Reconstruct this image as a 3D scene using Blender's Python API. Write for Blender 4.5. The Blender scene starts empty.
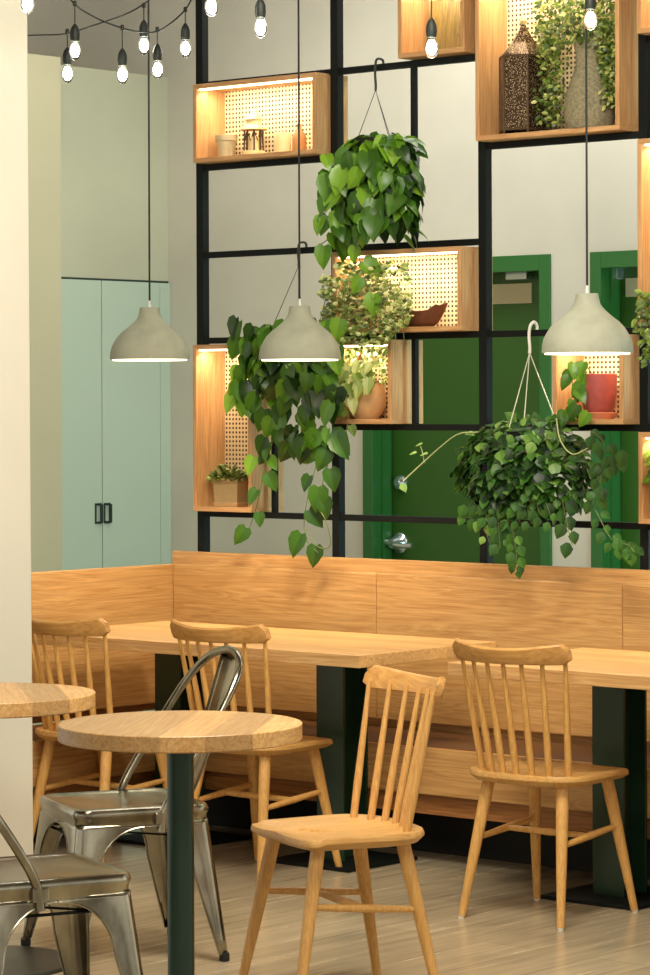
import bpy, math, random
from math import sin, cos, pi, radians, sqrt, exp, floor
from mathutils import Vector, Matrix
C = bpy.context.scene.collection
V = Vector

# ---------------------------------------------------------------- camera maths
F, PX, PY, EYE, D0 = 2950.0, 325.0, 405.0, 1.52, 10.95
YAW = radians(41.0); ROLL = radians(0.22)
FW = V((-sin(YAW), cos(YAW), 0)); RT = V((cos(YAW), sin(YAW), 0))
U0 = (172 - PX) / F
CAM = V((0, 0, EYE)) - FW * D0 - RT * (U0 * D0)
def ray(px, py):
    dx, dy = px - 325.0, py - 487.5
    c, s = cos(ROLL), sin(ROLL)
    x, y = 325 + dx * c - s * dy, 487.5 + dy * c + s * dx
    return FW + RT * ((x - PX) / F) + V((0, 0, (PY - y) / F))
def onY(px, py, Y):
    r = ray(px, py); return CAM + r * ((Y - CAM.y) / r.y)
def onX(px, py, X):
    r = ray(px, py); return CAM + r * ((X - CAM.x) / r.x)
def atD(px, py, D):
    return CAM + ray(px, py) * D

# ---------------------------------------------------------------- materials
def nt(name):
    m = bpy.data.materials.new(name); m.use_nodes = True
    n = m.node_tree.nodes; l = m.node_tree.links
    return m, n, l, n['Principled BSDF']
def col(c): return (c[0], c[1], c[2], 1)
def srgb(r, g, b):
    f = lambda v: (v/255/12.92) if v/255 <= .04045 else ((v/255+.055)/1.055)**2.4
    return (f(r), f(g), f(b))
def plain(name, c, rough=.5, metal=0, emit=None, es=0, noise=.0, nscale=20, bump=0, c2=None, spec=.5):
    m, n, l, b = nt(name)
    b.inputs['Base Color'].default_value = col(c); b.inputs['Roughness'].default_value = rough
    b.inputs['Metallic'].default_value = metal
    b.inputs['Specular IOR Level'].default_value = spec
    if emit: b.inputs['Emission Color'].default_value = col(emit); b.inputs['Emission Strength'].default_value = es
    if noise or bump or c2:
        tc = n.new('ShaderNodeTexCoord'); t = n.new('ShaderNodeTexNoise')
        t.inputs['Scale'].default_value = nscale; t.inputs['Detail'].default_value = 6
        l.new(tc.outputs['Object'], t.inputs['Vector'])
        mr = n.new('ShaderNodeMapRange'); mr.inputs[1].default_value = .3; mr.inputs[2].default_value = .7
        l.new(t.outputs['Fac'], mr.inputs[0])
        mx = n.new('ShaderNodeMix'); mx.data_type = 'RGBA'
        c2 = c2 or tuple(v*(1-noise) for v in c)
        mx.inputs['A'].default_value = col(c2); mx.inputs['B'].default_value = col(c)
        l.new(mr.outputs[0], mx.inputs['Factor']); l.new(mx.outputs['Result'], b.inputs['Base Color'])
        if bump:
            bp = n.new('ShaderNodeBump'); bp.inputs['Strength'].default_value = bump; bp.inputs['Distance'].default_value = .004
            l.new(t.outputs['Fac'], bp.inputs['Height']); l.new(bp.outputs['Normal'], b.inputs['Normal'])
    return m
def wood(name, light, dark, axis=0, scale=1.0, rough=.45, stave=0, across=1, vary=.25, contrast=1.0, fine=.6):
    """oak: long figure along `axis`; optional staves of width `stave` counted across `across`"""
    m, n, l, b = nt(name)
    b.inputs['Roughness'].default_value = rough
    tc = n.new('ShaderNodeTexCoord'); src = tc.outputs['Object']
    rnd = None
    if stave:
        sp = n.new('ShaderNodeSeparateXYZ'); l.new(src, sp.inputs[0])
        d = n.new('ShaderNodeMath'); d.operation = 'DIVIDE'; d.inputs[1].default_value = stave
        l.new(sp.outputs[across], d.inputs[0])
        fl = n.new('ShaderNodeMath'); fl.operation = 'FLOOR'; l.new(d.outputs[0], fl.inputs[0])
        wn = n.new('ShaderNodeTexWhiteNoise'); wn.noise_dimensions = '1D'; l.new(fl.outputs[0], wn.inputs['W'])
        rnd = wn.outputs['Value']
        va = n.new('ShaderNodeVectorMath'); va.operation = 'MULTIPLY_ADD'
        l.new(wn.outputs['Color'], va.inputs[0]); va.inputs[1].default_value = (3, 3, 3); l.new(src, va.inputs[2])
        src = va.outputs[0]
    mp = n.new('ShaderNodeMapping'); s = [13*scale]*3; s[axis] = .8*scale
    mp.inputs['Scale'].default_value = s; l.new(src, mp.inputs['Vector'])
    t = n.new('ShaderNodeTexNoise'); t.inputs['Scale'].default_value = 1.6; t.inputs['Detail'].default_value = 4
    t.inputs['Distortion'].default_value = 1.2; l.new(mp.outputs[0], t.inputs['Vector'])
    # contour lines of the noise = growth rings
    mu = n.new('ShaderNodeMath'); mu.operation = 'MULTIPLY'; mu.inputs[1].default_value = 7.0; l.new(t.outputs['Fac'], mu.inputs[0])
    fr = n.new('ShaderNodeMath'); fr.operation = 'PINGPONG'; fr.inputs[1].default_value = .5; l.new(mu.outputs[0], fr.inputs[0])
    mp2 = n.new('ShaderNodeMapping'); s2 = [150*scale]*3; s2[axis] = 4*scale
    mp2.inputs['Scale'].default_value = s2; l.new(src, mp2.inputs['Vector'])
    t2 = n.new('ShaderNodeTexNoise'); t2.inputs['Scale'].default_value = 1; t2.inputs['Detail'].default_value = 2; l.new(mp2.outputs[0], t2.inputs['Vector'])
    a = n.new('ShaderNodeMath'); a.operation = 'MULTIPLY_ADD'; l.new(fr.outputs[0], a.inputs[0]); a.inputs[1].default_value = .55*contrast
    hf = n.new('ShaderNodeMath'); hf.operation = 'MULTIPLY'; hf.inputs[1].default_value = fine; l.new(t2.outputs['Fac'], hf.inputs[0]); l.new(hf.outputs[0], a.inputs[2])
    mr = n.new('ShaderNodeMapRange'); mr.inputs[1].default_value = .27*fine; mr.inputs[2].default_value = .5*fine+.36; l.new(a.outputs[0], mr.inputs[0])
    mx = n.new('ShaderNodeMix'); mx.data_type = 'RGBA'
    mx.inputs['A'].default_value = col(light); mx.inputs['B'].default_value = col(dark)
    l.new(mr.outputs[0], mx.inputs['Factor'])
    out = mx.outputs['Result']
    if rnd is not None:
        hs = n.new('ShaderNodeHueSaturation')
        m2 = n.new('ShaderNodeMapRange'); m2.inputs[3].default_value = 1-vary; m2.inputs[4].default_value = 1+vary*.6
        l.new(rnd, m2.inputs[0]); l.new(m2.outputs[0], hs.inputs['Value']); l.new(out, hs.inputs['Color']); out = hs.outputs['Color']
    l.new(out, b.inputs['Base Color'])
    bp = n.new('ShaderNodeBump'); bp.inputs['Strength'].default_value = .12; bp.inputs['Distance'].default_value = .002
    l.new(a.outputs[0], bp.inputs['Height']); l.new(bp.outputs['Normal'], b.inputs['Normal'])
    return m
def leafmat(name, dark, bright, pale=None, rough=.42, transl=.25):
    m, n, l, b = nt(name)
    b.inputs['Roughness'].default_value = rough
    at = n.new('ShaderNodeAttribute'); at.attribute_name = 'tint'
    cr = n.new('ShaderNodeValToRGB'); e = cr.color_ramp.elements
    e[0].position = 0; e[0].color = col(dark); e[1].position = 1; e[1].color = col(pale or bright)
    if pale: k = e.new(.6); k.color = col(bright)
    l.new(at.outputs['Fac'], cr.inputs[0])
    l.new(cr.outputs[0], b.inputs['Base Color'])
    tr = n.new('ShaderNodeBsdfTranslucent'); l.new(cr.outputs[0], tr.inputs['Color'])
    ms = n.new('ShaderNodeMixShader'); ms.inputs[0].default_value = transl
    l.new(b.outputs[0], ms.inputs[1]); l.new(tr.outputs[0], ms.inputs[2])
    l.new(ms.outputs[0], n['Material Output'].inputs['Surface'])
    return m
def canemat():
    m, n, l, b = nt('cane_webbing')
    b.inputs['Roughness'].default_value = .6
    tc = n.new('ShaderNodeTexCoord'); sp = n.new('ShaderNodeSeparateXYZ'); l.new(tc.outputs['Object'], sp.inputs[0])
    hs = []
    for ax in (0, 2):
        d = n.new('ShaderNodeMath'); d.operation = 'DIVIDE'; d.inputs[1].default_value = .0165; l.new(sp.outputs[ax], d.inputs[0])
        f = n.new('ShaderNodeMath'); f.operation = 'FRACT'; l.new(d.outputs[0], f.inputs[0])
        s = n.new('ShaderNodeMath'); s.operation = 'SUBTRACT'; s.inputs[1].default_value = .5; l.new(f.outputs[0], s.inputs[0])
        q = n.new('ShaderNodeMath'); q.operation = 'ABSOLUTE'; l.new(s.outputs[0], q.inputs[0]); hs.append(q)
    r2 = n.new('ShaderNodeMath'); r2.operation = 'MAXIMUM'; l.new(hs[0].outputs[0], r2.inputs[0]); l.new(hs[1].outputs[0], r2.inputs[1])
    mr = n.new('ShaderNodeMapRange'); mr.inputs[1].default_value = .2; mr.inputs[2].default_value = .3; l.new(r2.outputs[0], mr.inputs[0])
    mx = n.new('ShaderNodeMix'); mx.data_type = 'RGBA'
    mx.inputs['A'].default_value = col(srgb(70, 46, 22)); mx.inputs['B'].default_value = col(srgb(226, 206, 162))
    l.new(mr.outputs[0], mx.inputs['Factor']); l.new(mx.outputs['Result'], b.inputs['Base Color'])
    bp = n.new('ShaderNodeBump'); bp.inputs['Strength'].default_value = .5; bp.inputs['Distance'].default_value = .003
    l.new(mr.outputs[0], bp.inputs['Height']); l.new(bp.outputs['Normal'], b.inputs['Normal'])
    return m
def perfmat():
    m, n, l, b = nt('pierced_metal')
    b.inputs['Roughness'].default_value = .35; b.inputs['Metallic'].default_value = .85
    tc = n.new('ShaderNodeTexCoord'); t = n.new('ShaderNodeTexVoronoi'); t.inputs['Scale'].default_value = 210
    l.new(tc.outputs['Object'], t.inputs['Vector'])
    mr = n.new('ShaderNodeMapRange'); mr.inputs[1].default_value = .24; mr.inputs[2].default_value = .33; l.new(t.outputs['Distance'], mr.inputs[0])
    mx = n.new('ShaderNodeMix'); mx.data_type = 'RGBA'
    mx.inputs['A'].default_value = col(srgb(225, 205, 165)); mx.inputs['B'].default_value = col(srgb(70, 52, 36))
    l.new(mr.outputs[0], mx.inputs['Factor']); l.new(mx.outputs['Result'], b.inputs['Base Color'])
    bp = n.new('ShaderNodeBump'); bp.inputs['Strength'].default_value = .4; bp.inputs['Distance'].default_value = .002
    l.new(mr.outputs[0], bp.inputs['Height']); l.new(bp.outputs['Normal'], b.inputs['Normal'])
    return m
def glassmat():
    m, n, l, b = nt('clear_bulb_glass')
    b.inputs['Base Color'].default_value = (1, 1, 1, 1); b.inputs['Roughness'].default_value = 0.02
    b.inputs['Transmission Weight'].default_value = 1; b.inputs['IOR'].default_value = 1.06
    return m
def floormat():
    m, n, l, b = nt('floor_planks')
    tc = n.new('ShaderNodeTexCoord')
    br = n.new('ShaderNodeTexBrick'); br.offset = .37; br.inputs['Scale'].default_value = 1
    br.inputs['Brick Width'].default_value = 1.3; br.inputs['Row Height'].default_value = .19
    br.inputs['Mortar Size'].default_value = .0018; br.inputs['Mortar Smooth'].default_value = .1
    br.inputs['Color1'].default_value = col(srgb(172, 157, 128)); br.inputs['Color2'].default_value = col(srgb(162, 147, 119)); br.inputs['Mortar'].default_value = col(srgb(140, 124, 98))
    mp0 = n.new('ShaderNodeMapping'); mp0.inputs['Rotation'].default_value = (0, 0, pi/2)
    l.new(tc.outputs['Object'], mp0.inputs['Vector']); l.new(mp0.outputs[0], br.inputs['Vector'])
    mp = n.new('ShaderNodeMapping'); mp.inputs['Scale'].default_value = (22, 1.6, 1); l.new(tc.outputs['Object'], mp.inputs['Vector'])
    t = n.new('ShaderNodeTexNoise'); t.inputs['Scale'].default_value = 1.4; t.inputs['Detail'].default_value = 7; t.inputs['Distortion'].default_value = .5
    l.new(mp.outputs[0], t.inputs['Vector'])
    mr = n.new('ShaderNodeMapRange'); mr.inputs[1].default_value = .3; mr.inputs[2].default_value = .72; mr.inputs[3].default_value = .84; mr.inputs[4].default_value = 1.14
    l.new(t.outputs['Fac'], mr.inputs[0])
    hs = n.new('ShaderNodeHueSaturation'); l.new(br.outputs['Color'], hs.inputs['Color']); l.new(mr.outputs[0], hs.inputs['Value'])
    l.new(hs.outputs['Color'], b.inputs['Base Color'])
    r = n.new('ShaderNodeMapRange'); r.inputs[3].default_value = .14; r.inputs[4].default_value = .34; l.new(t.outputs['Fac'], r.inputs[0])
    l.new(r.outputs[0], b.inputs['Roughness'])
    bp = n.new('ShaderNodeBump'); bp.inputs['Strength'].default_value = .15; bp.inputs['Distance'].default_value = .003
    l.new(t.outputs['Fac'], bp.inputs['Height']); l.new(bp.outputs['Normal'], b.inputs['Normal'])
    return m
def metalmat():
    m, n, l, b = nt('raw_steel')
    b.inputs['Metallic'].default_value = 1.0
    tc = n.new('ShaderNodeTexCoord'); mp = n.new('ShaderNodeMapping'); mp.inputs['Scale'].default_value = (7, 14, 7)
    l.new(tc.outputs['Object'], mp.inputs['Vector'])
    t = n.new('ShaderNodeTexNoise'); t.inputs['Scale'].default_value = 1; t.inputs['Detail'].default_value = 5; l.new(mp.outputs[0], t.inputs['Vector'])
    cr = n.new('ShaderNodeValToRGB'); e = cr.color_ramp.elements
    e[0].position = .25; e[0].color = col(srgb(112, 106, 90)); e[1].position = .75; e[1].color = col(srgb(186, 180, 160))
    l.new(t.outputs['Fac'], cr.inputs[0]); l.new(cr.outputs[0], b.inputs['Base Color'])
    r = n.new('ShaderNodeMapRange'); r.inputs[3].default_value = .16; r.inputs[4].default_value = .3; l.new(t.outputs['Fac'], r.inputs[0])
    l.new(r.outputs[0], b.inputs['Roughness'])
    return m

OAK_L, OAK_D = srgb(222, 170, 102), srgb(172, 112, 52)
M = dict(
    chair=wood('chair_oak', srgb(220, 172, 98), srgb(182, 128, 62), axis=2, scale=1.6, rough=.42, contrast=.6),
    seat=wood('seat_oak', srgb(220, 172, 100), srgb(182, 130, 66), axis=1, scale=1.2, rough=.4, stave=.11, across=0, vary=.1, contrast=.8),
    panel=wood('panel_oak', srgb(208, 163, 102), srgb(164, 114, 60), axis=0, scale=1.0, rough=.42, contrast=.75),
    panel_y=wood('panel_oak_side', srgb(208, 163, 102), srgb(164, 114, 60), axis=1, scale=1.0, rough=.42, contrast=.75),
    under=wood('shaded_bench_oak', srgb(186, 128, 70), srgb(140, 88, 42), axis=0, scale=1.0, rough=.5),  # bench oak with the shade below the seat put into its colour
    top=wood('tabletop_oak', srgb(226, 184, 122), srgb(178, 124, 66), axis=0, scale=1.0, rough=.36, stave=.09, across=1, vary=.2, contrast=.8, fine=.5),
    round=wood('round_top_oak', srgb(220, 178, 116), srgb(172, 120, 62), axis=1, scale=1.0, rough=.4, stave=.105, across=0, vary=.36, contrast=.75, fine=.5),
    box=wood('box_oak', srgb(212, 168, 114), srgb(174, 124, 74), axis=2, scale=1.3, rough=.5, contrast=.9),
    boxh=wood('box_oak_flat', srgb(212, 168, 114), srgb(174, 124, 74), axis=0, scale=1.3, rough=.5, contrast=.9),
    cane=canemat(), pierced=perfmat(), floor=floormat(), glass=glassmat(), steel=metalmat(),
    black=plain('black_steel', srgb(11, 15, 13), .6, .0, spec=.2),
    column=plain('dark_green_steel', srgb(34, 58, 38), .25, .2),
    pole=plain('dark_green_pole', srgb(34, 58, 46), .35, .3),
    disc=plain('black_base_plate', srgb(44, 44, 34), .4, .2),
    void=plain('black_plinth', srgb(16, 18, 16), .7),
    leather=plain('brown_leather', srgb(98, 60, 22), .6, noise=.15, nscale=40, bump=.2),
    plaster=plain('limewashed_plaster', srgb(208, 203, 186), .85, noise=.12, nscale=2.2, bump=.12),
    pillar=plain('pillar_plaster', srgb(216, 211, 194), .85, noise=.05, nscale=3, bump=.2),
    cabwall=plain('grey_green_plaster', srgb(186, 184, 158), .8, noise=.12, nscale=2.2),
    pier=plain('beige_pier_plaster', srgb(186, 178, 146), .85, noise=.05, nscale=2.5),
    cab=plain('pale_teal_lacquer', srgb(176, 190, 170), .55),
    gap=plain('dark_gap', srgb(38, 52, 44), .9),
    green=plain('forest_green_paint', srgb(42, 100, 42), .4),
    greend=plain('door_green_paint', srgb(48, 90, 26), .4),
    chrome=plain('brushed_chrome', srgb(205, 215, 215), .25, .9),
    plate=plain('pale_notice_plate', srgb(196, 186, 150), .5),
    concrete=plain('cast_concrete', srgb(160, 161, 140), .8, noise=.16, nscale=18, bump=.25),
    cord=plain('black_cord', srgb(26, 28, 26), .7),
    grip=plain('pale_cord_grip', srgb(205, 205, 195), .4),
    lamp=plain('added_rim_glow', srgb(255, 248, 225), .5, emit=srgb(255, 238, 200), es=4),  # emission for the glow disc added at the pendant rims
    strip=plain('warm_light_strip', srgb(255, 235, 190), .5, emit=srgb(255, 232, 190), es=5),
    bulb=plain('bulb_glow', srgb(255, 255, 240), .3, emit=srgb(250, 255, 230), es=45),
    socket=plain('bulb_socket', srgb(22, 28, 22), .6),
    white=plain('white_plastic', srgb(228, 228, 215), .4),
    wire=plain('dark_wire', srgb(48, 50, 44), .5),
    wirew=plain('pale_cord', srgb(205, 205, 180), .6),
    glide=plain('clear_glide', srgb(215, 205, 185), .4),
    rubber=plain('black_rubber', srgb(22, 22, 20), .7),
    red=plain('red_glaze', srgb(180, 86, 80), .4, noise=.25, nscale=30, bump=.1),
    redsau=plain('pink_saucer_clay', srgb(206, 130, 96), .5),
    terracotta=plain('ochre_clay', srgb(158, 134, 90), .6, noise=.18, nscale=25, bump=.2),
    tanclay=plain('tan_clay', srgb(184, 148, 104), .5, noise=.12, nscale=20),
    greypot=plain('grey_glazed_pot', srgb(186, 172, 134), .45, noise=.15, nscale=40),
    cream=plain('cream_candle', srgb(236, 214, 160), .5),
    bottle=plain('brown_bottle', srgb(176, 128, 74), .4),
    lantern=plain('cream_enamel', srgb(214, 186, 130), .45, noise=.25, nscale=50),
    darkiron=plain('dark_lantern_bars', srgb(88, 66, 44), .5, .4),
    bark=plain('brown_bark', srgb(104, 58, 30), .7, noise=.4, nscale=35, bump=.6),
    wicker=plain('grey_woven_vase', srgb(150, 140, 108), .8, noise=.5, nscale=110, bump=.9),
    board=wood('olive_wood_board', srgb(150, 122, 62), srgb(96, 78, 36), axis=2, scale=1.5, rough=.5),
    soil=plain('soil', srgb(48, 34, 22), .9),
    pothos=leafmat('pothos_leaf', srgb(16, 44, 10), srgb(74, 122, 26), srgb(130, 176, 44), rough=.36),
    ivy=leafmat('ivy_leaf', srgb(14, 42, 12), srgb(66, 116, 36), srgb(140, 178, 84)),
    pale=leafmat('variegated_leaf', srgb(50, 66, 22), srgb(126, 150, 62), srgb(214, 218, 150)),
    bush=leafmat('bush_leaf', srgb(52, 78, 20), srgb(122, 146, 52), srgb(206, 202, 118)),
    stem=plain('green_stem', srgb(98, 104, 52), .6),
    stemw=plain('pale_stem', srgb(176, 184, 128), .6),
)

# ---------------------------------------------------------------- mesh helpers
class MB:
    def __init__(s): s.v = []; s.f = []; s.t = []; s.mi = []
    def add(s, vs, fs, mat=None, tint=.5, m=0):
        o = len(s.v)
        for p in vs:
            p = V(p)
            s.v.append(mat @ p if mat else p)
        for f in fs: s.f.append([i+o for i in f]); s.t.append(tint); s.mi.append(m)
        return s
    def box(s, a, b, mat=None, m=0):
        x0, y0, z0 = a; x1, y1, z1 = b
        return s.add([(x0,y0,z0),(x1,y0,z0),(x1,y1,z0),(x0,y1,z0),(x0,y0,z1),(x1,y0,z1),(x1,y1,z1),(x0,y1,z1)],
              [(0,3,2,1),(4,5,6,7),(0,1,5,4),(1,2,6,5),(2,3,7,6),(3,0,4,7)], mat, m=m)
    def lathe(s, prof, n=32, c=(0,0,0), mat=None, cap=True, m=0):
        vs = []; fs = []
        for r, z in prof:
            for i in range(n):
                a = 2*pi*i/n; vs.append((c[0]+r*cos(a), c[1]+r*sin(a), c[2]+z))
        for k in range(len(prof)-1):
            for i in range(n):
                j = (i+1) % n; fs.append((k*n+i, k*n+j, (k+1)*n+j, (k+1)*n+i))
        if cap:
            if prof[0][0] > 1e-5: fs.append(tuple(reversed(range(n))))
            if prof[-1][0] > 1e-5: fs.append(tuple(range((len(prof)-1)*n, len(prof)*n)))
        return s.add(vs, fs, mat, m=m)
    def tube(s, pts, r, n=8, mat=None, cap=True, tint=.5, flat=1.0, m=0):
        pts = [V(p) for p in pts]; k = len(pts)
        rs = r if isinstance(r, (list, tuple)) else [r]*k
        vs = []; fs = []; up = None
        for i in range(k):
            d = (pts[min(i+1, k-1)] - pts[max(i-1, 0)]).normalized()
            if up is None:
                up = V((0,0,1)) if abs(d.z) < .9 else V((0,1,0))
            x = d.cross(up).normalized(); y = x.cross(d).normalized(); up = y
            for j in range(n):
                a = 2*pi*j/n; vs.append(pts[i] + x*(cos(a)*rs[i]) + y*(sin(a)*rs[i]*flat))
        for i in range(k-1):
            for j in range(n):
                q = (j+1) % n; fs.append((i*n+j, i*n+q, (i+1)*n+q, (i+1)*n+j))
        if cap: fs.append(tuple(reversed(range(n)))); fs.append(tuple(range((k-1)*n, k*n)))
        return s.add(vs, fs, mat, tint, m)
    def prism(s, poly, z0, z1, mat=None, m=0):
        n = len(poly)
        vs = [(p[0], p[1], z0) for p in poly] + [(p[0], p[1], z1) for p in poly]
        fs = [tuple(reversed(range(n))), tuple(range(n, 2*n))] + [(i, (i+1) % n, n+(i+1) % n, n+i) for i in range(n)]
        return s.add(vs, fs, mat, m=m)
    def build(s, name, mats, parent=None, smooth=False, bevel=0, origin=None, autosmooth=True):
        me = bpy.data.meshes.new(name)
        o0 = V(origin) if origin is not None else V((0,0,0))
        me.from_pydata([tuple(p-o0) for p in s.v], [], s.f)
        if not isinstance(mats, (list, tuple)): mats = [mats]
        for m in mats: me.materials.append(m)
        for i, p in enumerate(me.polygons): p.material_index = s.mi[i]
        at = me.attributes.new('tint', 'FLOAT', 'FACE')
        at.data.foreach_set('value', s.t)
        if smooth:
            for p in me.polygons: p.use_smooth = True
            if autosmooth: me.set_sharp_from_angle(angle=radians(42))
        me.update()
        o = bpy.data.objects.new(name, me); C.objects.link(o)
        if origin is not None: o.location = o0
        if parent: o.parent = parent
        if bevel:
            b = o.modifiers.new('bevel', 'BEVEL'); b.width = bevel; b.segments = 2; b.limit_method = 'ANGLE'
        return o
def smoothpath(pts, n=6):
    pts = [V(p) for p in pts]; out = []
    P = [pts[0]*2-pts[1]] + pts + [pts[-1]*2-pts[-2]]
    for i in range(1, len(P)-2):
        for k in range(n):
            t = k/n; a, b, c, d = P[i-1], P[i], P[i+1], P[i+2]
            out.append(.5*((2*b)+(c-a)*t+(2*a-5*b+4*c-d)*t*t+(3*b-a-3*c+d)*t**3))
    out.append(pts[-1]); return out
def tag(o, label, cat, group=None, kind=None):
    o['label'] = label; o['category'] = cat
    if group: o['group'] = group
    if kind: o['kind'] = kind
    return o
def thing(name, label, cat, loc=(0,0,0), rz=0, group=None):
    o = bpy.data.objects.new(name, None); C.objects.link(o)
    o.empty_display_size = .1
    o.location = loc; o.rotation_euler = (0, 0, rz)
    return tag(o, label, cat, group)
def struct(name, mb, mat, **k):
    o = mb.build(name, mat, **k); o['kind'] = 'structure'; return o
def kids(o): return [c for c in C.objects if c.parent == o]
def dup(root, loc, rz, label):
    r = root.copy(); C.objects.link(r); r.location = loc; r.rotation_euler = (0, 0, rz); r['label'] = label
    for ch in kids(root):
        c = ch.copy(); C.objects.link(c); c.parent = r
        for g in kids(ch):
            d = g.copy(); C.objects.link(d); d.parent = c
    return r

# ================================================================ the setting
struct('floor', MB().box((-5, -11, -.05), (12, 4.5, 0)), M['floor'])
ZC = 3.62
struct('ceiling', MB().box((-5, -11, ZC), (12, 3.2, ZC+.1)), plain('taupe_ceiling', srgb(120, 106, 78), .9))
# unseen rest of the dining room; window walls added for contrast in steel reflections
def winwall(name, along, pos, a0, a1, n):
    m = MB(); step = (a1-a0)/n; T_ = .25
    def bx_(u0, u1, z0, z1):
        if along == 'x': m.box((u0, pos, z0), (u1, pos+T_, z1))
        else: m.box((pos, u0, z0), (pos+T_, u1, z1))
    bx_(a0, a1, 0, .55); bx_(a0, a1, 3.1, ZC)
    for i in range(n+1): u = a0+i*step; bx_(max(a0, u-.45), min(a1, u+.45), .55, 3.1)
    for i in range(n): u = a0+(i+.5)*step; bx_(u-.03, u+.03, .55, 3.1)
    struct(name, m, plain(name+'_paint', srgb(150, 132, 98), .9))
winwall('wall_south', 'x', -11, -5, 12, 5)
winwall('wall_east', 'y', 12, -11, 4.5, 4)
YW = 1.9
zt = onY(551, 254, YW).z
d1a, d1b = onY(364, 470, YW).x, onY(551, 300, YW).x
d2a = onY(591, 251, YW).x; d2b = d2a + (d1b - d1a)
w = MB()
w.box((-5, YW, 0), (d1a, YW+.3, ZC)); w.box((d1b, YW, 0), (d2a, YW+.3, ZC)); w.box((d2b, YW, 0), (6, YW+.3, ZC))
w.box((d1a, YW, zt), (d1b, YW+.3, ZC)); w.box((d2a, YW, zt), (d2b, YW+.3, ZC))
struct('wall_back', w, M['plaster'])
def door(name, a, b):
    k = MB(); cw = .055
    # casing (front face) and jamb lining
    k.box((a-.0, YW-.012, 0), (a+cw, YW+.02, zt)); k.box((b-cw, YW-.012, 0), (b, YW+.02, zt)); k.box((a+cw, YW-.012, zt-cw-.012), (b-cw, YW+.02, zt))
    fr = struct(name, k, M['green'], bevel=.002)
    j = MB(); j.box((a+.01, YW+.02, 0), (a+cw, YW+.3, zt-cw)); j.box((b-cw, YW+.02, 0), (b-.01, YW+.3, zt-cw)); j.box((a+.01, YW+.02, zt-cw), (b-.01, YW+.3, zt-.01))
    j.box((a+cw, YW+.045, 0), (a+cw+.012, YW+.10, zt-cw))
    j.build('door_jamb', M['green'], fr)
    lf = MB(); lf.box((a+cw+.004, YW+.12, .008), (b-cw-.004, YW+.165, zt-cw-.004))
    lf.build('door_leaf', M['greend'], fr)
    return fr
dA = door('door_1', d1a, d1b); dB = door('door_2', d2a, d2b)
YL = YW + .12
for dr, pts in ((dA, ((503, 304), (532, 283))), (dB, ((626, 297), (660, 277)))):
    a, b = onY(pts[0][0], pts[0][1], YL), onY(pts[1][0], pts[1][1], YL)
    ws = MB(); ws.box((a.x if dr is dB else a.x-.12, YL-.006, a.z), (b.x, YL, b.z)); o = ws.build('notice_plate', M['plate'], dr, bevel=.001)
    o['label'] = 'pale blank rectangular plate on the green door'
for dr, px in ((dA, 516), (dB, 606)):
    a = onY(px, 273, YL)
    k = MB(); k.box((a.x-.02, YL-.05, a.z-.03), (a.x+.09, YL, a.z+.03)); k.tube([(a.x+.05, YL-.04, a.z+.03), (a.x+.2, YL-.09, a.z+.03), (a.x+.34, YL-.02, a.z+.045)], .008)
    k.tube([(a.x, YL-.03, a.z+.028), (a.x-.16, YL-.1, a.z+.03)], .008)
    k.build('door_closer', M['chrome'], dr, bevel=.003)
h = onY(400, 543, YL)
k = MB(); R90 = Matrix.Translation((h.x, YL, h.z)) @ Matrix.Rotation(pi/2, 4, 'X')
k.lathe([(0, 0), (.045, 0), (.045, .008), (.036, .016), (.024, .05), (.02, .062), (0, .062)], 24, mat=R90)
k.tube(smoothpath([(h.x, YL-.055, h.z), (h.x+.02, YL-.066, h.z-.004), (h.x+.075, YL-.066, h.z-.008), (h.x+.115, YL-.06, h.z-.006)]), .0115, 10)
k.tube(smoothpath([(h.x-.01, YL-.05, h.z), (h.x-.07, YL-.055, h.z+.012)]), .014, 10)
k.build('door_handle', M['chrome'], dA, smooth=True)
h = onY(401, 483, YL)
MB().lathe([(0, 0), (.034, 0), (.034, .006), (.028, .018), (.012, .024), (.012, .03), (0, .03)], 24, mat=Matrix.Translation((h.x, YL, h.z)) @ Matrix.Rotation(pi/2, 4, 'X')).build('door_lock', M['chrome'], dA, smooth=True)

# cupboard block on the left with the pier in front of it
XC = onY(167, 77, YW).x; XD = XC+.018; ZB = onX(164, 77, XC).z
XP = XC + .205; YP = onX(61, 300, XP).y
struct('wall_left', MB().box((XC-1.2, YP-.05, 0), (XC, YW, ZB)), M['cabwall'])
struct('wall_pier', MB().box((XC-1.2, -1.2, 0), (XP, YP, ZB)), M['pier'])
zd = onX(101.2, 280.5, XD).z; ym = onX(101.7, 400, XD).y; ye = onX(160.3, 400, XD).y
fr = MB().box((XC+.001, ym-(ye-ym)-.01, 0), (XC+.004, YW-.002, zd+.010)).build('fitted_cupboard', M['gap'])
tag(fr, 'tall pale teal fitted cupboard with two plain doors in the left wall', 'cupboard')
for a, b, side in ((ym-(ye-ym), ym-.0025, 1), (ym+.0025, ye-.003, -1)):
    d = MB().box((XC+.004, a, .07), (XC+.018, b, zd)).build('door', M['cab'], fr, bevel=.001)
    yh = ym - side*.028; zh = onX(104, 513, XC).z
    hd = MB(); X = XC + .018
    hd.tube([(X-.001, yh, zh-.04), (X+.028, yh, zh-.04), (X+.028, yh, zh+.04), (X-.001, yh, zh+.04)], .005, 8)
    hd.box((X, yh-.02, zh+.036), (X+.004, yh+.02, zh+.046)); hd.box((X, yh-.02, zh-.046), (X+.004, yh+.02, zh-.036))
    hd.box((X, yh-.02, zh-.04), (X+.004, yh-.012, zh+.04)); hd.box((X, yh+.012, zh-.04), (X+.004, yh+.02, zh+.04))
    hd.build('handle', M['gap'], d)
MB().box((XC+.004, ye+.001, .07), (XC+.016, YW-.002, zd)).build('filler_panel', M['cab'], fr)

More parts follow.
